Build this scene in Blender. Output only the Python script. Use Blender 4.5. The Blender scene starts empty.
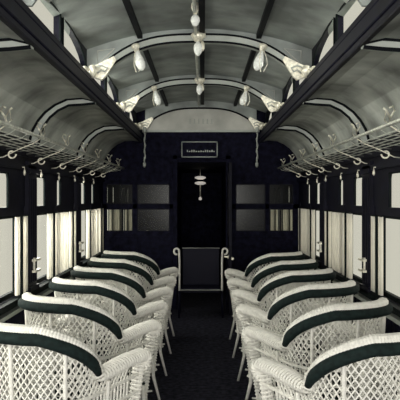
import bpy, math, random
from mathutils import Vector, Matrix
random.seed(7)
C = bpy.context.scene.collection
PI = math.pi
EYE = 1.6

# ------------------------------------------------------------ camera, world, light, exposure
cam = bpy.data.cameras.new('camera'); co = bpy.data.objects.new('camera', cam); C.objects.link(co)
co.location = (.03, 0, EYE); co.rotation_euler = (PI/2, 0, 0)
cam.sensor_width = 36; cam.lens = 63; cam.shift_x = -3/400; cam.shift_y = -2/400
cam.clip_start = .05
bpy.context.scene.camera = co
W = bpy.data.worlds.new('sky'); bpy.context.scene.world = W; W.use_nodes = True
bg = W.node_tree.nodes['Background']; bg.inputs[0].default_value = (1.0, .955, .85, 1); bg.inputs[1].default_value = .62
def area(name, loc, rot, sx, sy, power, col=(1, .98, .94)):
    l = bpy.data.lights.new(name, 'AREA'); l.shape = 'RECTANGLE'; l.size = sx; l.size_y = sy
    l.energy = power; l.color = col
    o = bpy.data.objects.new(name, l); C.objects.link(o); o.location = loc; o.rotation_euler = rot
    return o
# unseen fill lamp added behind to brighten the chairs; daylight along the window rows
area('rear_fill', (0, -2.6, 1.65), (PI/2-.12, 0, 0), 2.4, 1.4, 310)
for s in (-1, 1):
    area('window_daylight', (s*1.75, 5.2, 1.75), (0, s*PI*.42, 0), 1.2, 8.5, 35 if s > 0 else 340)
    area('deck_window_daylight', (s*1.35, 4.6, 2.78), (0, s*PI*.5, 0), .3, 8.0, 55 if s > 0 else 120)
vs = bpy.context.scene.view_settings
vs.view_transform = 'Standard'; vs.look = 'None'; vs.gamma = 1; vs.use_curve_mapping = False
vs.exposure = 0.0

# ------------------------------------------------------------ materials
def mat(name, col, rough=.6, metal=0, noise=0, scale=3, bump=0, bscale=60, trans=0, emit=0, spec=.5, coat=0):
    m = bpy.data.materials.new(name); m.use_nodes = True
    nt = m.node_tree; b = nt.nodes['Principled BSDF']
    b.inputs['Base Color'].default_value = (*col, 1); b.inputs['Roughness'].default_value = rough
    b.inputs['Metallic'].default_value = metal; b.inputs['Specular IOR Level'].default_value = spec
    b.inputs['Coat Weight'].default_value = coat
    if emit:
        b.inputs['Emission Color'].default_value = (*col, 1); b.inputs['Emission Strength'].default_value = emit
    tc = nt.nodes.new('ShaderNodeTexCoord')
    if noise:
        n = nt.nodes.new('ShaderNodeTexNoise'); n.inputs['Scale'].default_value = scale; n.inputs['Detail'].default_value = 6
        r = nt.nodes.new('ShaderNodeValToRGB')
        lo = [c*(1-noise) for c in col]; hi = [min(1, c*(1+noise)) for c in col]
        r.color_ramp.elements[0].position = .32; r.color_ramp.elements[0].color = (*lo, 1)
        r.color_ramp.elements[1].position = .68; r.color_ramp.elements[1].color = (*hi, 1)
        nt.links.new(tc.outputs['Object'], n.inputs['Vector']); nt.links.new(n.outputs['Fac'], r.inputs['Fac'])
        nt.links.new(r.outputs['Color'], b.inputs['Base Color'])
    if bump:
        n2 = nt.nodes.new('ShaderNodeTexNoise'); n2.inputs['Scale'].default_value = bscale
        bp = nt.nodes.new('ShaderNodeBump'); bp.inputs['Strength'].default_value = bump
        nt.links.new(tc.outputs['Object'], n2.inputs['Vector']); nt.links.new(n2.outputs['Fac'], bp.inputs['Height'])
        nt.links.new(bp.outputs['Normal'], b.inputs['Normal'])
    if trans:
        t = nt.nodes.new('ShaderNodeBsdfTranslucent'); t.inputs[0].default_value = (*col, 1)
        mx = nt.nodes.new('ShaderNodeMixShader'); mx.inputs[0].default_value = trans
        out = nt.nodes['Material Output']
        nt.links.new(b.outputs[0], mx.inputs[1]); nt.links.new(t.outputs[0], mx.inputs[2]); nt.links.new(mx.outputs[0], out.inputs[0])
    return m
M = dict(
 wood=mat('dark_varnished_wood', (.0035, .0035, .0095), .5, noise=.5, scale=9, bump=.05, spec=.10),
 wood2=mat('dark_partition_wood', (.0065, .0065, .016), .7, noise=.6, scale=14, spec=.05),
 green=mat('dark_green_sash', (.004, .007, .007), .7, noise=.3, scale=8, spec=.08),
 ceil=mat('mottled_ceiling_paint', (.34, .355, .325), .6, noise=.6, scale=2.3, spec=.3),
 ceil2=mat('grey_deck_paint', (.28, .305, .29), .6, noise=.45, scale=2.5, spec=.3),
 rib=mat('rib_paint', (.37, .395, .36), .45, noise=.15, scale=5),
 lun=mat('lunette_paint', (.46, .46, .42), .6, noise=.25, scale=3),
 line=mat('black_moulding', (.004, .005, .007), .6, spec=.1),
 wick=mat('white_wicker', (.68, .665, .605), .6, noise=.1, scale=30, bump=.2, bscale=200),
 plush=mat('dark_green_plush', (.008, .015, .014), .85, noise=.4, scale=40, spec=.15),
 leather=mat('black_leather', (.005, .005, .013), .5, spec=.1),
 curtain=mat('cream_curtain_cloth', (.90, .88, .82), .8, noise=.06, scale=20, trans=.55),
 gilt=mat('pale_gilt_metal', (.75, .72, .60), .35, metal=.35, noise=.3, scale=40),
 brass=mat('pale_brass_rail', (.50, .51, .45), .35, metal=.55, noise=.3, scale=30),
 carpet=mat('dark_patterned_carpet', (.02, .02, .03), .95, noise=.8, scale=22, spec=.1),
 bulb=mat('frosted_bulb_glass', (.80, .82, .78), .15, noise=.15, scale=60),
 far=mat('distant_lamp_glow', (1, .93, .85), .3, emit=.3),
)
g = bpy.data.materials.new('window_glass'); g.use_nodes = True
nt = g.node_tree; nt.nodes.clear()
o_ = nt.nodes.new('ShaderNodeOutputMaterial'); tr = nt.nodes.new('ShaderNodeBsdfTransparent'); gl = nt.nodes.new('ShaderNodeBsdfGlossy')
gl.inputs['Roughness'].default_value = .2; mxx = nt.nodes.new('ShaderNodeMixShader'); mxx.inputs[0].default_value = .01
tr.inputs[0].default_value = (.97, .98, .95, 1)
nt.links.new(tr.outputs[0], mxx.inputs[1]); nt.links.new(gl.outputs[0], mxx.inputs[2]); nt.links.new(mxx.outputs[0], o_.inputs[0])
M['glass'] = g
g2 = g.copy(); g2.name = 'partition_glass'; M['glass2'] = g2
for n_ in g2.node_tree.nodes:
    if n_.type == 'MIX_SHADER': n_.inputs[0].default_value = .005

# ------------------------------------------------------------ mesh helpers
class MB:
    def __init__(s): s.v = []; s.f = []
    def box(s, x0, x1, y0, y1, z0, z1):
        n = len(s.v)
        s.v += [(x, y, z) for x in (x0, x1) for y in (y0, y1) for z in (z0, z1)]
        s.f += [[n+i for i in q] for q in ((0,1,3,2),(4,6,7,5),(0,4,5,1),(2,3,7,6),(0,2,6,4),(1,5,7,3))]
        return s
    def tube(s, pts, r, n=6, flat=1.0, up=(0,0,1), closed=False):
        """pts polyline; r radius or list; flat squashes along the 'up' frame axis"""
        P = [Vector(p) for p in pts]; N = len(P); b = len(s.v)
        for i, p in enumerate(P):
            if closed: d = P[(i+1) % N] - P[i-1]
            else: d = P[min(i+1, N-1)] - P[max(i-1, 0)]
            if d.length < 1e-9: d = Vector((0,0,1))
            d.normalize(); u = Vector(up)
            if abs(d.dot(u)) > .98: u = Vector((1,0,0)) if abs(d.x) < .9 else Vector((0,1,0))
            a = d.cross(u).normalized(); c = a.cross(d).normalized()
            rr = r[i] if isinstance(r, (list, tuple)) else r
            for k in range(n):
                t = 2*PI*(k+.5)/n
                s.v.append(tuple(p + a*math.cos(t)*rr + c*math.sin(t)*rr*flat))
        for i in range(N if closed else N-1):
            j = (i+1) % N
            for k in range(n):
                s.f.append([b+i*n+k, b+i*n+(k+1) % n, b+j*n+(k+1) % n, b+j*n+k])
        if not closed:
            s.f.append([b+k for k in range(n)][::-1]); s.f.append([b+(N-1)*n+k for k in range(n)])
        return s
    def lathe(s, prof, origin=(0,0,0), n=12, axis=(0,0,1)):
        A = Vector(axis).normalized(); q = Vector((0,0,1)).rotation_difference(A); b = len(s.v); O = Vector(origin)
        for (r, z) in prof:
            for k in range(n):
                t = 2*PI*k/n
                s.v.append(tuple(O + q @ Vector((r*math.cos(t), r*math.sin(t), z))))
        for i in range(len(prof)-1):
            for k in range(n):
                s.f.append([b+i*n+k, b+i*n+(k+1) % n, b+(i+1)*n+(k+1) % n, b+(i+1)*n+k])
        s.f.append([b+k for k in range(n)][::-1]); s.f.append([b+(len(prof)-1)*n+k for k in range(n)])
        return s
    def extr(s, poly, y0, y1):
        """closed polygon in (x,z) extruded along y"""
        n = len(poly); b = len(s.v)
        s.v += [(x, y0, z) for x, z in poly] + [(x, y1, z) for x, z in poly]
        s.f += [[b+i, b+(i+1) % n, b+n+(i+1) % n, b+n+i] for i in range(n)]
        s.f += [[b+i for i in range(n)][::-1], [b+n+i for i in range(n)]]
        return s
    def extx(s, poly, x0, x1):
        n = len(poly); b = len(s.v)
        s.v += [(x0, y, z) for y, z in poly] + [(x1, y, z) for y, z in poly]
        s.f += [[b+i, b+(i+1) % n, b+n+(i+1) % n, b+n+i] for i in range(n)]
        s.f += [[b+i for i in range(n)][::-1], [b+n+i for i in range(n)]]
        return s
    def band(s, A, B, y0, y1):
        """strip between matching (x,z) polylines A and B, thick from y0 to y1 (quads, good for concave arcs)"""
        for i in range(len(A)-1):
            s.extr([A[i], A[i+1], B[i+1], B[i]], y0, y1)
        return s
    def build(s, name, m, parent=None, smooth=False):
        me = bpy.data.meshes.new(name); me.from_pydata(s.v, [], s.f); me.update()
        me.materials.append(m if not isinstance(m, str) else M[m])
        if smooth:
            me.polygons.foreach_set('use_smooth', [True]*len(me.polygons))
        o = bpy.data.objects.new(name, me); C.objects.link(o)
        if parent: o.parent = parent
        return o
def fixn(o):
    import bmesh
    bm = bmesh.new(); bm.from_mesh(o.data); bmesh.ops.recalc_face_normals(bm, faces=bm.faces); bm.to_mesh(o.data); bm.free(); return o
def struct(mb, name, m, parent=None, smooth=False):
    o = fixn(mb.build(name, m, parent, smooth))
    if not parent: o['kind'] = 'structure'
    return o
def tag(o, label, cat, group=None):
    o['label'] = label; o['category'] = cat
    if group: o['group'] = group
    return o
def thing(name, label, cat, loc=(0,0,0), rz=0, group=None):
    o = bpy.data.objects.new(name, None); C.objects.link(o); o.location = loc; o.rotation_euler = (0,0,rz)
    o.empty_display_size = .1
    return tag(o, label, cat, group)
def copy_tree(o, parent=None):
    c = o.copy(); C.objects.link(c)
    if parent: c.parent = parent
    for ch in list(o.children): copy_tree(ch, c)
    return c

# ------------------------------------------------------------ setting
Y0, Y1, YB = -2.2, 14.6, 10.08          # rear end, far end, partition
PIT = 2.15; PC = 5.80
HW = 1.41
posts = [PC + PIT*k for k in range(-3, 5)]      # centres of the wide posts: -0.67 ... 14.38
struct(MB().box(-HW-.1, HW+.1, Y0, Y1, -.06, 0), 'floor', 'carpet')
ZS, ZR0, ZR1, ZT = .845, 1.465, 1.53, 1.79
wn = 0
def wall(s):
    global wn
    side = 'left' if s < 0 else 'right'
    X = lambda a, b: (min(s*a, s*b), max(s*a, s*b))
    mb = MB()
    mb.box(*X(HW, HW+.052), Y0, Y1, 0, ZS); mb.box(*X(HW, HW+.052), Y0, Y1, ZT, 2.12)
    mb.box(*X(HW+.01, HW+.052), Y0, Y1, ZR0, ZR1)
    spans = []
    edges = [Y0] + [p for p in posts] + [Y1]
    for p in posts:
        mb.box(*X(HW, HW+.052), max(p-.14, Y0), min(p+.14, Y1), ZS, ZT)
    mb.box(*X(HW, HW+.052), Y0, posts[0]-.14, ZS, ZT)
    for i in range(len(posts)-1):
        a = posts[i]+.14; b = posts[i+1]-.14
        S = a; w2 = 1.41 if posts[i] < 5 else 1.15
        mb.box(*X(HW, HW+.052), S+.90, S+.965, ZS, ZT)
        # solid part of the upper transom row
        mb.box(*X(HW+.0, HW+.02), S+.47, S+.90, ZR1, ZT)
        mb.box(*X(HW+.0, HW+.02), S+w2+.01, b, ZR1, ZT)
        spans += [(S, S+.90, S+.01, S+.46), (S+.965, b, S+.975, S+w2)]
    struct(mb, 'wall_'+side, 'wood')
    # sill ledge, frieze moulding, wainscot panels
    t = MB().box(*X(HW-.05, HW), Y0, YB-.03, ZS-.05, ZS-.005)
    struct(t, 'trim_%s_sill' % side, 'green')
    t = MB().box(*X(HW-.03, HW), Y0, YB-.03, ZT+.035, ZT+.075); t.box(*X(HW-.015, HW), Y0, YB-.03, 1.93, 1.96)
    struct(t, 'trim_%s_frieze' % side, 'wood')
    t = MB()
    for p in range(20):
        y = Y0+.1+p*.6
        if y+.5 > YB-.05: break
        t.box(*X(HW-.012, HW), y, y+.5, .12, .72)
    struct(t, 'trim_%s_wainscot' % side, 'wood2')
    t = MB().box(*X(HW-.05, HW-.005), Y0, YB-.03, .735, .765)
    struct(t, 'trim_%s_chair_rail' % side, 'rib')
    for (a, b, c, d) in spans:
        wn += 1
        f = MB()
        z0, z1 = ZS, ZR0
        # dark upright bars drawing the lines between the curtain parts
        for st in ((.675,) if abs((b-a)-.90) < .01 else (.22, .725)):
            f.box(*X(HW-.042, HW+.035), a+st-.014, a+st+.014, z0, z1)
        f.box(*X(HW+.02, HW+.05), a, a+.025, z0, z1); f.box(*X(HW+.02, HW+.05), b-.025, b, z0, z1)
        f.box(*X(HW+.02, HW+.05), a, b, z0, z0+.035); f.box(*X(HW+.02, HW+.05), a, b, z1-.02, z1)
        # arched-corner transom above
        z0, z1 = ZR1, ZT
        f.box(*X(HW+.004, HW+.018), c-.01, c+.012, z0, z1); f.box(*X(HW+.004, HW+.018), d-.012, d+.01, z0, z1)
        f.box(*X(HW+.004, HW+.018), c, d, z1-.012, z1)
        for (yc, sg) in ((c+.012, 1), (d-.012, -1)):
            f.extx([(yc, z1-.01), (yc+sg*.035, z1-.01), (yc+sg*.012, z1-.018), (yc, z1-.045)], s*(HW+.004), s*(HW+.018))
        w = struct(f, 'window_%d' % wn, 'green')
        struct(MB().box(*X(HW+.038, HW+.042), a+.02, b-.02, ZS+.03, ZR0-.015), 'pane', 'glass', w)
        struct(MB().box(*X(HW+.009, HW+.012), c+.01, d-.01, ZR1+.0, ZT-.01), 'pane', 'glass', w)
    # wide posts (pilasters), fluted, with a capital
    for i, p in enumerate(posts):
        if abs(p-YB) < .1 or p > 12.5: continue
        t = MB(); t.box(*X(HW-.03, HW), p-.14, p+.14, ZS, 1.90)
        for q in (-.10, -.035, .035, .10): t.box(*X(HW-.038, HW-.03), p+q-.015, p+q+.015, ZS+.06, 1.76)
        t.box(*X(HW-.045, HW), p-.15, p+.15, 1.80, 1.84); t.box(*X(HW-.05, HW), p-.15, p+.15, ZS-.02, ZS+.03)
        struct(t, 'trim_%s_post_%d' % (side, i+1), 'wood')
wall(-1); wall(1)

# lower deck ceilings -------------------------------------------------
def up(l): return EYE+l
deck = [(.86, .80), (.97, .825), (1.10, .815), (1.20, .77), (1.28, .71), (1.34, .64), (1.385, .56), (HW, .47)]
for s in (-1, 1):
    side = 'left' if s < 0 else 'right'
    A = [(s*x, up(z)) for x, z in deck]; B = [(s*(x+.05), up(z)+.05) for x, z in deck]
    struct(MB().band(A, B, Y0, YB+.0), 'ceiling_%s_deck' % side, 'ceil', smooth=False)
    # heavy longitudinal beam carrying the clerestory
    prof = [(.845, .79), (.84, .80), (.84, .91), (.87, .925), (.87, .985), (.93, 1.0), (.99, 1.0), (.99, .85), (.875, .83), (.87, .79)]
    struct(MB().extr([(s*x, up(z)) for x, z in prof], Y0, YB), 'trim_%s_beam' % side, 'wood')
    m_ = MB()
    for z, x in ((.83, .838), (.925, .855)): m_.tube([(s*x, Y0, up(z)), (s*x, YB, up(z))], .008, 6)
    struct(m_, 'trim_%s_beam_bead' % side, 'wood2')
# clerestory ceiling ---------------------------------------------------
def cz(l): return 1.40-.20*l*l
N = 24
xs = [-.97+1.94*i/N for i in range(N+1)]
struct(MB().band([(x, up(cz(x))) for x in xs], [(x, up(cz(x))+.05) for x in xs], Y0, YB), 'ceiling', 'ceil2')
# longitudinal black mouldings
m_ = MB()
for l in (-.49, .49):
    m_.box(l-.02, l+.02, Y0, YB, up(cz(l))-.035, up(cz(l))+.01)
m_.box(.0, .045, Y0, YB, up(cz(0))-.06, up(cz(0)))
struct(m_, 'trim_deck_moulding', 'line')

def az(l): return 1.345-.50*abs(l)**3
ARCH = [p for p in posts if p < YB-.1]
def ribs(i, p):
    # arch under the clerestory
    xs = [-.80+1.6*k/28 for k in range(29)]
    top = [(x, up(az(x))) for x in xs]; bot = [(x*.985, up(az(x))-.062) for x in xs]
    struct(MB().band(top, bot, p-.05, p+.05), 'trim_arch_%d' % (i+1), 'rib')
    e = MB()
    e.tube([(x, p-.052, z) for x, z in top], .009, 6, up=(0,1,0)); e.tube([(x, p-.052, z) for x, z in bot], .009, 6, up=(0,1,0))
    struct(e, 'trim_arch_%d_edge' % (i+1), 'line')
    # spandrel boards filling between the arch and the deck ceiling
    sp = MB()
    sp.band(top, [(x, up(cz(x))+.02) for x in xs], p-.012, p+.012)
    for s in (-1, 1):
        sp.extr([(s*.80, up(az(.8))), (s*.80, up(cz(.8))+.02), (s*.93, up(cz(.93))+.02), (s*.93, up(1.0)), (s*.86, up(1.0))], p-.012, p+.012)
    struct(sp, 'trim_spandrel_%d' % (i+1), 'ceil2')
    # lower deck ribs
    for s in (-1, 1):
        side = 'left' if s < 0 else 'right'
        A = [(s*x, up(z)+.01) for x, z in deck]
        B = []
        for k, (x, z) in enumerate(deck):
            t = k/(len(deck)-1); B.append((s*(x-.085*t), up(z)-(.02 if k == 0 else .058)+.02*t))
        struct(MB().band(A, B, p-.03, p+.03), 'trim_%s_rib_%d' % (side, i+1), 'rib')
        e = MB(); e.tube([(x, p-.034, z) for x, z in B], .011, 6, up=(0,1,0))
        e.tube([(x-s*.012, p-.034, z-.012) for x, z in A], .011, 6, up=(0,1,0))
        struct(e, 'trim_%s_rib_%d_edge' % (side, i+1), 'line')
for i, p in enumerate(ARCH): ribs(i, p)

# clerestory side walls with lunette windows -----------------------------
def quarter(a, b, z0, z1, flip):
    n = 8; pts = [(a if not flip else b, z0)]
    pts = []
    L = b-a
    if not flip:   # tall at b, low tip at a
        for k in range(n+1):
            t = k/n*PI/2; pts.append((b-L*math.cos(t), z0+.03+(z1-z0-.03)*math.sin(t)))
        return [(a, z0)] + pts + [(b, z0)]
    else:
        for k in range(n+1):
            t = PI/2-k/n*PI/2; pts.append((a+L*math.cos(t), z0+.03+(z1-z0-.03)*math.sin(t)))
        return [(a, z0)] + pts + [(b, z0)]
def deck_window_wall(s):
    global wn
    side = 'left' if s < 0 else 'right'
    x0, x1 = s*.93, s*.97
    mb = MB()
    zt = up(cz(.93))+.03; zb = up(1.0)
    ys = sorted([Y0, YB] + [q for p in ARCH for q in (p,)])
    bays = []
    prev = Y0
    for p in ARCH + [YB]:
        if p-prev > 1.8: bays.append((prev, p))
        else: mb.box(min(x0,x1), max(x0,x1), prev, p, zb, zt)
        prev = p
    for (a, b) in bays:
        z0, z1 = up(1.005), up(1.235)
        mb.box(min(x0,x1), max(x0,x1), a, b, zb-.02, z0)
        c = (a+b)/2; A = quarter(a+.05, c-.045, z0, z1, False); B = quarter(c+.045, b-.05, z0, z1, True)
        mb.box(min(x0,x1), max(x0,x1), a, a+.05, zb, zt); mb.box(min(x0,x1), max(x0,x1), b-.05, b, zb, zt)
        mb.box(min(x0,x1), max(x0,x1), c-.045, c+.045, zb, zt)
        for Q in (A, B):
            arc = Q[1:-1]
            for k in range(len(arc)-1):
                mb.extx([arc[k], arc[k+1], (arc[k+1][0], zt), (arc[k][0], zt)], x0, x1)
        for Q in (A, B):
            wn += 1
            f = MB()
            f.tube([(s*.925, y, z) for y, z in Q], .008, 6, closed=True, up=(1,0,0))
            w = struct(f, 'window_%d' % wn, 'green')
            struct(MB().extx(Q, s*.948, s*.952), 'pane', 'glass', w)
    struct(mb, 'wall_%s_clerestory' % side, 'wood')
deck_window_wall(-1); deck_window_wall(1)

# partition at the end of the saloon -----------------------------------------
pb = MB()
T0, T1 = YB, YB+.05
DL, DR, DT = -.34, .36, 2.16
def pbox(x0, x1, z0, z1): pb.box(x0, x1, T0, T1, z0, z1)
wz = (1.12, 1.445, 1.51, 1.80)
for (a, b, cols) in ((-HW, DL, [(-1.36, -.98), (-.92, -.45)]), (DR, HW, [(.50, .93), (.98, 1.33)])):
    pbox(a, b, 0, wz[0]); pbox(a, b, wz[1], wz[2]); pbox(a, b, wz[3], 2.09)
    e = a
    for c in cols: pbox(e, c[0], wz[0], wz[3]); e = c[1]
    pbox(e, b, wz[0], wz[3])
pbox(-HW, HW, DT, 2.58)
pbox(-HW, DL, 2.09, DT); pbox(DR, HW, 2.09, DT)
# shoulders under the lower deck and clerestory end
xs2 = [-.97+1.94*i/20 for i in range(21)]
pb.band([(x, up(cz(x))+.04) for x in xs2], [(x, 2.56) for x in xs2], T0, T1)
struct(pb, 'wall_back', 'wood2')
# raised panels and mouldings on it
t = MB()
for (a, b) in ((-1.34, -.92), (-.86, -.42), (.44, .88), (.94, 1.32)):
    for z0, z1 in ((.15, .55), (.62, 1.05), (1.86, 2.12)):
        t.box(a, b, T0-.012, T0, z0, z1)
t.box(DL-.06, DL, T0-.03, T0, 0, DT+.05); t.box(DR, DR+.06, T0-.03, T0, 0, DT+.05); t.box(DL-.06, DR+.06, T0-.03, T0, DT, DT+.05)
struct(t, 'trim_partition_panels', 'wood2')
t = MB()
for a, b in ((-1.36, -.98), (-.92, -.45), (.50, .93), (.98, 1.33)):
    for z0, z1 in ((wz[0], wz[1]), (wz[2], wz[3])):
        for q in ((a, a+.012, z0, z1), (b-.012, b, z0, z1), (a, b, z0, z0+.012), (a, b, z1-.012, z1)):
            t.box(q[0], q[1], T0-.008, T0+.01, q[2], q[3])
struct(t, 'trim_partition_sash', 'wood')
wn += 1
t = MB()
for a, b in ((-1.36, -.98), (-.92, -.45), (.50, .93), (.98, 1.33)):
    for z0, z1 in ((wz[0], wz[1]), (wz[2], wz[3])): t.box(a, b, T0+.022, T0+.026, z0, z1)
struct(t, 'window_%d' % wn, 'glass2')
# pale lunette under the last arch
xs = [-.80+1.6*k/28 for k in range(29)]
struct(MB().band([(x, up(az(x))-.06) for x in xs], [(x, up(.975)) for x in xs], T0-.02, T0), 'trim_lunette', 'lun')
struct(MB().band([(x, up(cz(x))+.01) for x in xs], [(x, up(az(x))-.06) for x in xs], T0-.018, T0), 'trim_lunette_surround', 'ceil2')
e = MB(); e.tube([(x, T0-.03, up(az(x))-.055) for x in xs], .013, 6, up=(0,1,0))
struct(e, 'trim_lunette_edge', 'line')
struct(MB().box(-.84, .84, T0-.06, T0, up(.945), up(.975)), 'trim_lunette_shelf', 'rib')
# small raised figures on the lunette and the notice over the doorway
ro = thing('raised_ornament', 'row of small pale raised strokes on the arched end panel', 'ornament', (0, T0-.02, up(1.065)))
for k in range(6):
    x = -.155+k*.062; t = MB().box(x-.009, x+.009, -.008, 0, .005, .07); t.box(x-.016, x+.016, -.008, 0, 0, .007)
    fixn(t.build('stroke', 'rib', ro))
sg = thing('notice_board', 'dark framed notice with one pale line above the end doorway', 'sign', (0, T0-.03, 2.24))
fixn(MB().box(-.27, .23, -.02, .03, -.05, .16).build('board', 'wood2', sg))
f = MB()
for q in ((-.28, .24, -.06, -.045), (-.28, .24, .155, .17), (-.28, -.265, -.06, .17), (.225, .24, -.06, .17)): f.box(q[0], q[1], -.035, .03, q[2], q[3])
fixn(f.build('frame', 'ceil2', sg))
f = MB(); x = -.20
random.seed(3)
for k in range(13):
    w = random.choice((.014, .02, .024)); f.box(x, x+w, -.026, -.02, .018, .018+random.choice((.016, .022, .03))); x += w+.011
fixn(f.build('lettering', 'rib', sg))

# compartment beyond the partition -------------------------------------------
struct(MB().box(-HW-.1, HW+.1, YB+.05, Y1, 2.12, 2.18), 'ceiling_far', 'wood2')
struct(MB().box(-HW-.1, HW+.1, Y1, Y1+.08, 0, 2.9), 'wall_far_end', 'wood2')
for s in (-1, 1):
    struct(MB().box(min(s*.42, s*.46), max(s*.42, s*.46), YB+1.6, Y1, 0, 2.12), 'wall_corridor_%s' % ('left' if s < 0 else 'right'), 'wood2')
# roof skin over everything so no daylight leaks
struct(MB().box(-1.0, 1.0, Y0, YB+.05, 3.06, 3.1), 'ceiling_roof', 'wood2')
# rear end wall with a wide gap left open for light (behind the camera)
rb = MB()
rb.box(-1.5, 1.5, Y0-.65, Y0-.6, 0, .8)
rb.box(-1.5, 1.5, Y0-.65, Y0-.6, 2.5, 3.1)
struct(rb, 'wall_front', 'wood')

# open door leaf at the right of the doorway, with handle
d = MB(); d.box(.385, .42, YB-.62, YB-.035, .02, 2.08)
for z0, z1 in ((.15, .9), (1.05, 1.95)): d.box(.378, .385, YB-.54, YB-.11, z0, z1)
dr = struct(d, 'door_1', 'wood')
h = MB(); h.tube([(.378, YB-.55, .80), (.33, YB-.55, .80), (.33, YB-.47, .79)], .012, 8)
h.lathe([(.03, 0), (.03, .008), (.012, .012)], (.378, YB-.55, .80), 10, (-1, 0, 0)); h.lathe([(.012, 0), (.022, .01), (.022, .04), (.012, .05)], (.43, YB-.64, .78), 10, (0, 1, 0))
fixn(h.build('door_handle', 'gilt', dr))

# ------------------------------------------------------------ wicker chair
AX, BY, CY, FY = .312, .29, -.03, .36
def make_plan():
    pts = []
    n = 48
    pts.append((-AX-.02, FY))
    for k in range(1, 9): t = k/9; pts.append((-AX-.02*(1-t), FY+(CY-FY)*t))
    for k in range(n+1):
        t = PI+k/n*PI; e = .86
        cx, sy = math.cos(t), math.sin(t)
        pts.append((AX*math.copysign(abs(cx)**e, cx), CY+BY*math.copysign(abs(sy)**e, sy)))
    for k in range(1, 9): t = k/9; pts.append((AX+.02*t, CY+(FY-CY)*t))
    pts.append((AX+.02, FY))
    return pts
PL = make_plan()
cum = [0]
for i in range(1, len(PL)): cum.append(cum[-1]+math.dist(PL[i], PL[i-1]))
LT = cum[-1]
def plan(t):
    """t in -1..1, 0 the centre of the back, 1 the right arm front"""
    u = (t+1)/2*LT
    u = max(0, min(LT, u))
    for i in range(1, len(PL)):
        if u <= cum[i]+1e-9:
            f = (u-cum[i-1])/max(1e-9, cum[i]-cum[i-1])
            return (PL[i-1][0]+(PL[i][0]-PL[i-1][0])*f, PL[i-1][1]+(PL[i][1]-PL[i-1][1])*f)
    return PL[-1]
def sst(a, b, x):
    t = max(0, min(1, (x-a)/(b-a))); return t*t*(3-2*t)
def top(t):
    a = abs(t+.09); u = max(0, min(1, (a-.25)/.36)); z = .985-.262*(.72*(1-math.sqrt(1-u*u*.995))+.28*u)+.022*sst(.62, .95, a)
    return z
def shell(t, z, off=0):
    x, y = plan(t); k = .86+.14*min(1.1, max(0, (z-.15)/.75))**.8
    n = Vector((x, y-.02)); 
    if n.length > 0: n.normalize()
    return (x*k+n.x*off, (y-.02)*k+.02+n.y*off, z)
def lattice(mb, zlo, zhi, pitch, r, slope, ta=-1, tb=1):
    """strands crossing on the slant between zlo(t) and zhi(t)"""
    dz = .02
    L = LT/2
    for sgn in (-1, 1):
        k0 = int(-2/ (pitch/L))-2
        off = -1.9
        while off < 1.9:
            pts = []; z = .1
            while z < 1.02:
                t = off+sgn*(z-.55)/slope/L
                if ta <= t <= tb and zlo(t) <= z <= zhi(t): pts.append(shell(t, z, sgn*r*.6))
                else:
                    if len(pts) > 1: mb.tube(pts, r, 4)
                    pts = []
                z += dz
            if len(pts) > 1: mb.tube(pts, r, 4)
            off += pitch/L
def rail(mb, zf, r, ta=-1, tb=1, n=60, off=0, flat=1.0, sides=6):
    mb.tube([shell(ta+(tb-ta)*i/n, zf(ta+(tb-ta)*i/n), off) for i in range(n+1)], r, sides, flat)
def wrapped(path, rf, wide, pitch):
    """cane hoops wound round a bundle of lengthwise rods"""
    m = MB(); P = [Vector(p) for p in path]; L = [0]
    for i in range(1, len(P)): L.append(L[-1]+(P[i]-P[i-1]).length)
    tot = L[-1]; d = 0
    def at(u):
        for i in range(1, len(P)):
            if u <= L[i] or i == len(P)-1:
                f = (u-L[i-1])/max(1e-9, L[i]-L[i-1]); return P[i-1].lerp(P[i], min(1, f)), (P[i]-P[i-1]).normalized()
    prev = None; rods = [[] for _ in range(8)]
    while d < tot:
        p, t = at(d); a = t.cross(Vector((1,0,0))).normalized(); c = a.cross(t).normalized(); r = rf(d/tot)
        ring = [tuple(p+a*r*math.cos(k*PI/7)+c*r*wide*math.sin(k*PI/7)) for k in range(14)]
        m.tube(ring, .0078, 5, closed=True, up=tuple(t))
        for k in range(8):
            q = k*PI/4; rods[k].append(tuple(p+a*r*.86*math.cos(q)+c*r*.86*wide*math.sin(q)))
        d += pitch
    for rd in rods: m.tube(rd, .006, 4)
    return m
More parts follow.
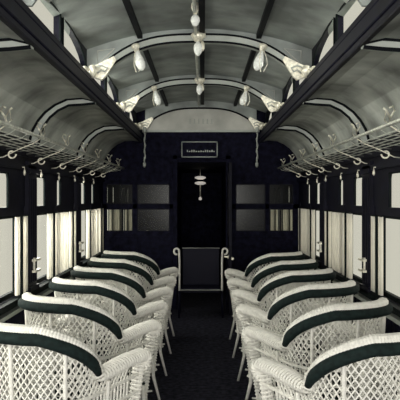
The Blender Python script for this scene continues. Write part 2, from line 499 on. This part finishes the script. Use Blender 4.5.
def make_chair():
    root = thing('wicker_armchair', 'x', 'armchair')
    low = lambda t: .635+.03*abs(t)
    low2 = lambda t: .545+.03*abs(t)
    # openwork back and sides
    b = MB()
    lattice(b, low, lambda t: top(t)-.03, .033, .0042, 1.35, -.85, .85)
    rail(b, low, .008, flat=1.2); rail(b, low2, .008, flat=1.2)
    n = 48
    for i in range(n+1):
        t = -.85+1.7*i/n; b.tube([shell(t, low2(t)), shell(t, low(t))], .0055, 4)
    b.build('woven_back', 'wick', root)
    # close woven lower body
    b = MB()
    lattice(b, lambda t: .26, low2, .055, .0038, 1.6, -.85, .85)
    for i in range(33):
        t = -.85+1.7*i/32; b.tube([shell(t, .26), shell(t, .38), shell(t, low2(t))], .0042, 4)
    z = .29
    while z < .52: rail(b, lambda t, z=z: z, .0045, -.85, .85, n=44, sides=4, off=.002); z += .045
    rail(b, lambda t: .26, .011)
    # front apron
    for i in range(25):
        x = -.29+.58*i/24; b.tube([(x, FY*.88, .26), (x, FY*.90, .40)], .0045, 4)
    for z in (.26, .33, .40): b.tube([(-.30, FY*.89, z), (.30, FY*.89, z)], .006, 4)
    b.build('woven_skirt', 'wick', root)
    # stout staves
    for t in (-.62, -.30, 0, .30, .62):
        m = MB(); m.tube([shell(t, .26+(top(t)-.30)*k/8, .008) for k in range(9)], .011, 6)
        m.build('stave', 'wick', root, True)
    # wrapped roll round the top of the back
    def rollpath(ta, tb, n): return [shell(ta+(tb-ta)*i/n, top(ta+(tb-ta)*i/n)+.004, -.004) for i in range(n+1)]
    m = MB(); n = 150
    rr = [.031+(.003 if i % 2 else 0) for i in range(n+1)]
    m.tube(rollpath(-.66, .52, n), rr, 10, .80); m.build('back_roll', 'wick', root)
    # padded dark band under the roll on the outside
    m = MB(); n = 60; pts = []; rr = []
    for i in range(n+1):
        t = -.65+1.15*i/n; x, y, z = shell(t, top(t)-.032, .026); pts.append((x, y, z))
        e = min(1, (1-abs(t+.075)/.59)*9); rr.append(.030*max(.3, e)**.5)
    m.tube(pts, rr, 10, 1.0); m.build('padded_band', 'plush', root, True)
    # arms: wrapped roll that scrolls over and runs down as the front post
    for s in (-1, 1):
        t0 = .49 if s > 0 else .64
        n = 24; path = rollpath(s*t0, s*1.0, n)
        x, y, z = path[-1]
        for k in range(1, 9):      # scroll turned over and under at the arm front
            a = k/8*PI*1.15; path.append((x, y+.034*math.sin(a), z-.034*(1-math.cos(a))))
        wrapped(path, lambda q: .020+.009*sst(0, .3, q)-.010*sst(.8, 1, q), 1.55, .0215).build('arm', 'wick', root)
        # wrapped front post set back beneath the scroll
        n = 20; path = [(x-s*(.012+.045*k/n), y-.005-.045*k/n, z-.055+(.24-z+.055)*k/n) for k in range(n+1)]
        wrapped(path, lambda q: .019-.006*q, 1.7, .021).build('front_post', 'wick', root)
    # seat with dark cushion
    m = MB(); ring = [shell(-1+2*i/40, .38, -.02) for i in range(41)]
    bsz = len(m.v); m.v += [(x, y, .37) for x, y, z in ring]+[(x, y, .40) for x, y, z in ring]; k = len(ring)
    m.f += [list(range(k))[::-1], list(range(k, 2*k))]+[[i, (i+1) % k, k+(i+1) % k, k+i] for i in range(k)]
    m.build('seat', 'plush', root)  # seat coloured dark to put shade into the gaps of the weave
    m = MB(); ring = [shell(-1+2*i/40, .5, -.05) for i in range(41)]; lv = [(.93, .402), (1, .42), (1, .455), (.93, .475), (.6, .485)]
    for q, zz in lv: m.v += [(x*q, y*q, zz) for x, y, z in ring]
    for j in range(len(lv)-1): m.f += [[j*k+i, j*k+(i+1) % k, (j+1)*k+(i+1) % k, (j+1)*k+i] for i in range(k)]
    m.f += [list(range(k))[::-1], list(range((len(lv)-1)*k, len(lv)*k))]
    m.build('seat_cushion', 'plush', root, True)
    for (x, y) in ((-.27, -.20), (.27, -.20), (-.29, .27), (.29, .27)):
        m = MB(); m.tube([(x, y, .38), (x*1.02, y*1.02, .22), (x*1.16, y*1.16, 0)], [.016, .014, .011], 8)
        m.build('leg', 'wick', root, True)
    m = MB()
    m.tube([(-.28, -.21, .10), (.28, .285, .10)], .008, 6); m.tube([(.28, -.21, .118), (-.28, .285, .118)], .008, 6)
    m.build('stretcher', 'wick', root)
    return root
proto = make_chair()
ROT = math.radians(23)
bands = {-1: [3.31, 4.19, 5.05, 5.91, 6.80, 7.70], 1: [3.10, 3.97, 4.85, 5.72, 6.62, 7.53]}
ORD = ['nearest the camera', 'second from the camera', 'third from the camera', 'fourth from the camera', 'fifth from the camera', 'farthest from the camera']
first = True
for s in (-1, 1):
    side = 'left' if s < 0 else 'right'
    for i, yb in enumerate(bands[s]):
        c = proto if first else copy_tree(proto)
        first = False
        c.location = (.765 if s > 0 else -.735, yb+.24, 0)
        if s > 0: c.scale = (-1, 1, 1)
        c.rotation_euler = (0, 0, s*(ROT+math.radians(random.uniform(-1.5, 1.5))))
        c['label'] = 'white wicker armchair with dark padded top band, %s in the %s row' % (ORD[i], side)
        c['group'] = 'wicker armchairs along the %s windows' % side

# dark chair with pale side frames standing in the end doorway
dc = thing('side_chair', 'dark leather chair with pale curled side frames facing us in the end doorway', 'chair', (.0, 9.55, 0))
m = MB(); m.box(-.25, .25, .17, .21, .40, .90); fixn(m.build('backrest', 'leather', dc))
m = MB(); m.box(-.25, .25, -.22, .18, .34, .40); fixn(m.build('seat', 'leather', dc))
m = MB(); m.tube([(-.26, .17, .905), (.26, .17, .905)], .005, 6); m.build('top_rail', 'ceil', dc)
m = MB(); m.tube([(-.27, -.235, .375), (.27, -.235, .375)], .008, 6); m.build('front_rail', 'ceil', dc)
for s in (-1, 1):
    m = MB(); x = s*.285
    path = [(x, -.20, .36), (x, -.16, .50), (x, -.13, .72), (x+s*.005, -.12, .88)]
    for k in range(1, 14):
        a = k/13*PI*1.6; path.append((x+s*.005+s*.035*(1-math.cos(a)), -.12, .88+.04*math.sin(a)))
    m.tube(path, .014, 8, up=(0,1,0)); m.build('side_frame', 'wick', dc, True)
    for y in (-.2, .2):
        m = MB(); m.tube([(x, y, .36), (x*1.03, y, 0)], .014, 6); m.build('leg', 'leather', dc, True)

# ------------------------------------------------------------ curtains, ties, shade pulls
def curtain(s, a, b, kind, where):
    n = 40; folds = max(2, round((b-a)/.15)); mb = MB(); zs = [ZR0-.01-(ZR0-.01-ZS-.01)*k/8 for k in range(9)]
    th = .004
    for z in zs:
        for side in (0, 1):
            for i in range(n+1):
                q = i/n; y = a+(b-a)*q; w = math.cos(q*folds*2*PI)
                x = HW-.004-.014-.011*w+(th if side else 0)
                mb.v.append((s*x, y+.012*math.sin(q*folds*4*PI), z))
    R = 2*(n+1)
    for k in range(8):
        for side in (0, 1):
            for i in range(n):
                p = k*R+side*(n+1)+i; mb.f.append([p, p+1, p+1+R, p+R])
    for k in range(8):
        for i in (0, n):
            p = k*R+i; mb.f.append([p, p+n+1, p+n+1+R, p+R])
    c = mb.build('window_curtain', 'curtain', None, True)
    fixn(c)
    tag(c, 'cream curtain %s' % where, 'curtain', 'cream curtains along the %s windows' % ('left' if s < 0 else 'right'))
    hd = MB(); hd.tube([(s*(HW-.026), a-.01, ZR0-.004), (s*(HW-.026), b+.01, ZR0-.004)], .007, 6)
    hd.build('curtain_rod', 'line', c)
ordn = ['first', 'second', 'third', 'fourth', 'fifth', 'sixth']
for s in (-1, 1):
    sd = 'left' if s < 0 else 'right'
    for i in range(len(posts)-1):
        S = posts[i]+.14
        if posts[i+1] < 3: continue
        j = [0, 0, 0, 1, 2, 3, 4, 5, 6][i] if False else i
        far = posts[i] > 9.9
        wh = {3.65: 'nearest wide', 5.8: 'second wide', 7.95: 'third wide'}
        bay = {1: 'at camera side of the nearest window bay', 2: 'between the first and second wide posts', 3: 'between the second and third wide posts',
               4: 'between the third wide post and the partition', 5: 'just beyond the glazed partition', 6: 'at the far end beyond the partition'}
        nm = bay.get(i-0, 'in the farthest bay') if False else None
        lab = ['', 'beside the nearest window', 'in the nearest bay', 'in the second bay', 'in the third bay', 'beyond the partition', 'farthest beyond the partition'][min(6, i)]
        pos = ['at near window', 'at middle post', 'at far post']
        for q, (a, b) in enumerate(((.47, .65), (.70, .88), (.975, 1.16), (1.21, 1.40), (1.53, 1.67), (1.71, 1.85))):
            if i <= 2 and q < 4: continue
            curtain(s, S+a, S+b, q, 'on %s wall %s, %s half %s' % (sd, lab, ('near', 'far')[q % 2], pos[q//2]))
    # pale tie brackets on the wide posts
    for i, p in enumerate(posts):
        if not (3 < p < 9.5): continue
        w = ['nearest', 'second', 'third'][[3.65, 5.8, 7.95].index(round(p, 2))]
        t = MB()
        for z in (1.00, 1.09):
            t.box(min(s*(HW-.075), s*(HW-.045)), max(s*(HW-.075), s*(HW-.045)), p-.09, p+.09, z-.009, z+.009)
        t.box(min(s*(HW-.05), s*(HW-.036)), max(s*(HW-.05), s*(HW-.036)), p-.008, p+.008, .985, 1.105)
        tag(fixn(t.build('curtain_tie_bracket', 'gilt')), 'pale double bar bracket on the %s wide post of the %s wall' % (w, sd), 'bracket', 'tie brackets')
    # shade pulls / small coat hooks above the windows
    k = 0
    for p in posts:
        if not (3 < p < 9.5): continue
        for dy in (-.33, .24, .98):
            w = ['nearest', 'second', 'third'][[3.65, 5.8, 7.95].index(round(p, 2))]
            pl = {-.33: 'before', .24: 'just past', .98: 'midway past'}[dy]
            t = MB(); t.lathe([(.003, 0), (.009, .01), (.011, .025), (.007, .04), (.003, .05)], (s*(HW-.045), p+dy, 1.775), 8)
            t.tube([(s*HW, p+dy, 1.84), (s*(HW-.045), p+dy, 1.84), (s*(HW-.045), p+dy, 1.82)], .005, 5)
            tag(t.build('coat_hook', 'gilt', None, True), 'small pale hook over the %s windows, %s the %s wide post' % (sd, pl, w), 'hook', 'hooks above the %s windows' % sd)

# ------------------------------------------------------------ luggage racks
def rack(s):
    sd = 'left' if s < 0 else 'right'
    r = thing('luggage_rack', 'long openwork brass luggage rack above the %s windows' % sd, 'luggage rack', (s*HW, 0, 2.0))
    ya, yb = 1.2, 9.9
    X = lambda lat: s*(lat-HW)
    m = MB(); m.tube([(X(1.09), ya, .02), (X(1.09), yb, .02)], .012, 8); m.build('front_rail', 'brass', r, True)
    m = MB()
    for k, lat in enumerate((1.14, 1.19, 1.24, 1.29, 1.34)):
        m.tube([(X(lat), ya, -.012-.006*k), (X(lat), yb, -.012-.006*k)], .004, 6)
    m.build('shelf_rods', 'brass', r, True)
    y = ya+.1
    while y < yb:
        m = MB(); m.tube([(X(1.09), y, .015), (X(1.14), y, -.02), (X(1.40), y, -.045)],   .0026, 5); y += .29
        m.build('cross_rod', 'brass', r, True)
    for y in YBR:
        m = MB()
        m.tube([(X(1.405), y, -.12), (X(1.36), y, -.115), (X(1.25), y, -.06), (X(1.15), y, -.02), (X(1.09), y, .02)], .0042, 6)
        sc = [(X(1.30)-s*.030*math.cos(a)*(1-a/16), y, -.095-.030*math.sin(a)*(1-a/16)) for a in [k*.45 for k in range(13)]]
        m.tube(sc, .0065, 6, up=(0,1,0))
        m.tube([(X(1.09), y, .02), (X(1.10), y, .06), (X(1.075), y, .105), (X(1.06), y, .115)], .007, 6)
        m.tube([(X(1.10), y, .06), (X(1.125), y, .10), (X(1.115), y, .125), (X(1.095), y, .115)], .006, 6)
        m.tube([(X(1.09), y, .02), (X(1.09), y+.09, .055), (X(1.085), y+.04, .10)], .004, 6)
        m.build('bracket', 'gilt', r, True)
YBR = [2.2, 3.1, 4.0, 4.87, 5.75, 6.63, 7.5, 8.4, 9.3]
rack(-1); rack(1)

# ------------------------------------------------------------ clerestory fittings
def bulb_lamp(label, grp, loc, s):
    t = thing('arch_lamp', label, 'lamp', loc, 0, grp)
    ax = Vector((-s*.28, 0, -1)).normalized()
    m = MB(); m.lathe([(.012, -.03), (.034, -.02), (.036, 0), (.024, .015), (.020, .035)], (0,0,0), 10, ax); m.build('socket', 'gilt', t, True)
    m = MB(); p = ax*.035
    m.lathe([(.016, 0), (.022, .025), (.036, .07), (.040, .11), (.030, .145), (.010, .165)], tuple(p), 12, ax); b = m.build('glass_bulb', 'bulb', t, True)
    m = MB()
    for k in range(3):
        a = k*2*PI/3
        m.tube([tuple(p+Vector((math.cos(a)*q, math.sin(a)*q, -z))) for q, z in ((.02, 0), (.040, .06), (.045, .11), (.014, .168))], .0035, 4)
    m.build('wire_cage', 'gilt', b)
    return t
def ornate_bracket(s, p, nm, with_chain):
    sd = 'left' if s < 0 else 'right'
    b = thing('arch_bracket', 'pale gilt triangular bracket at the %s foot of the %s arch' % (sd, nm), 'bracket', (s*.86, p-.06, up(.985)), 0, 'arch brackets')
    Z = lambda z: z-.985
    X = lambda x: s*(x-.86)
    # wedge plate
    m = MB(); m.extr([(X(.90), Z(1.07)), (X(.84), Z(1.09)), (X(.70), Z(1.16)), (X(.68), Z(1.13)), (X(.77), Z(.99)), (X(.80), Z(.965)), (X(.89), Z(.995))], -.02, .02)
    fixn(m.build('plate', 'gilt', b))
    m = MB()
    m.tube([(X(.88), -.02, Z(1.06)), (X(.80), -.03, Z(1.08)), (X(.75), -.03, Z(1.06)), (X(.77), -.03, Z(1.03)), (X(.80), -.03, Z(1.045)), (X(.83), -.03, Z(1.02))], .008, 6, up=(0,1,0))
    m.build('scrollwork', 'rib', b, True)
    # lamp arm reaching over the beam
    m = MB(); m.tube([(X(.88), -.01, Z(1.02)), (X(.86), -.07, Z(1.03)), (X(.90), -.12, Z(1.04)), (X(.93), -.12, Z(1.02))], .011, 6)
    m.lathe([(.012, -.03), (.03, -.02), (.034, .02), (.022, .05), (.012, .075)], (X(.86), -.08, Z(1.045)), 10, (0, 0, -1))
    m.lathe([(.010, -.03), (.026, -.02), (.028, .02), (.018, .05), (.010, .07)], (X(.92), -.12, Z(1.03)), 10, (0, 0, -1))
    m.build('candle_cup', 'gilt', b, True)
names = {5.8: 'nearer', 7.95: 'farther', 10.08: 'end'}
for p in ARCH + [YB]:
    key = round(p, 2)
    if key not in names: continue
    nm = names[key]
    for s in (-1, 1):
        sd = 'left' if s < 0 else 'right'
        ornate_bracket(s, p, nm, False)
        if key < 10:
            bulb_lamp('teardrop glass bulb lamp hanging from the %s arch, %s of centre' % (nm, sd), 'arch lamps', (s*.52, p-.075, up(az(.52)-.04)), s)
            # thin pale triangular frame on the spandrel
            t = MB(); a = [(s*.84, p-.018, up(1.215)), (s*.70, p-.018, up(1.235)), (s*.84, p-.018, up(1.10))]
            t.tube(a, .006, 5, closed=True, up=(0,1,0))
            struct(t, 'trim_%s_spandrel_line_%d' % (sd, round(p)), 'lun')
    if key < 10:
        t = thing('ceiling_lamp', 'ornate pale ceiling fitting at the crown of the %s arch' % nm, 'ceiling lamp', (-.01, p-.08, up(1.30)), 0, 'crown fittings')
        m = MB(); m.lathe([(.05, .05), (.06, .03), (.045, 0), (.03, -.02)], (0,0,0), 12); m.lathe([(.022, 0), (.022, .05)], (.04, -.01, .01), 8)
        m.build('rosette', 'gilt', t, True)
        m = MB(); m.lathe([(.012, -.02), (.034, -.05), (.038, -.08), (.028, -.115), (.008, -.14)], (0,0,0), 12); m.build('glass_shade', 'bulb', t, True)
        m = MB(); m.lathe([(.008, .0), (.018, -.02), (.018, -.06), (.008, -.08)], (.035, 0, -.02), 8); m.build('finial', 'gilt', t, True)
# extra fitting mid-bay near the camera
t = thing('ceiling_lamp', 'small pale ceiling fitting nearest the camera, at the top edge of the photo', 'ceiling lamp', (-.025, 5.0, up(1.31)), 0, 'crown fittings')
m = MB(); m.lathe([(.028, .08), (.032, .05), (.018, .02), (.012, 0)], (0,0,0), 12); m.build('rosette', 'gilt', t, True)
m = MB(); m.lathe([(.012, 0), (.030, -.02), (.034, -.045), (.02, -.075), (.006, -.085)], (0,0,0), 12); m.build('glass_shade', 'bulb', t, True)
# bell pipe along the crown
m = MB(); m.tube([(-.03, Y0, up(1.33)), (-.03, YB, up(1.33))], .014, 8)
tag(m.build('ceiling_pipe', 'brass', None, True), 'long pale pipe running along the crown of the ceiling', 'pipe')
# cords hanging at the ends of the beams
for s in (-1, 1):
    m = MB(); pts = [(s*.80+.006*math.sin(k*1.3), YB-.12, up(.93)-.42*k/14) for k in range(15)]
    m.tube(pts, [.010 if k % 3 else .016 for k in range(15)], 6)
    m.lathe([(.010, 0), (.022, .015), (.022, .05), (.008, .075)], (pts[-1][0], YB-.12, pts[-1][2]), 8, (0,0,-1))
    m.lathe([(.015, 0), (.03, .01), (.03, .06), (.015, .08)], (s*.80, YB-.12, up(.93)), 8)
    tag(m.build('bell_cord', 'rib', None, True), 'pale tasselled cord hanging below the end of the %s beam' % ('left' if s < 0 else 'right'), 'cord')
# lamp far down the corridor
t = thing('corridor_lamp', 'small glowing lamp seen far down the dark corridor through the doorway', 'lamp', (-.02, 12.8, 1.86))
m = MB(); m.tube([(0, 0, .26), (0, 0, .10)], .006, 6); m.tube([(0,0,.0), (0,0,-.24)], .012, 8); m.build('stem', 'gilt', t, True)
m = MB(); m.lathe([(.05, 0), (.10, .02), (.10, .045), (.05, .06)], (0,0,-.02), 12); m.lathe([(.05, 0), (.10, .02), (.10, .045), (.05, .06)], (0,0,.08), 12); m.build('glass_shade', 'far', t, True)
m = MB(); m.lathe([(.01, 0), (.028, .01), (.028, .04), (.01, .06)], (0,0,-.30), 10); m.build('lower_globe', 'far', t, True)
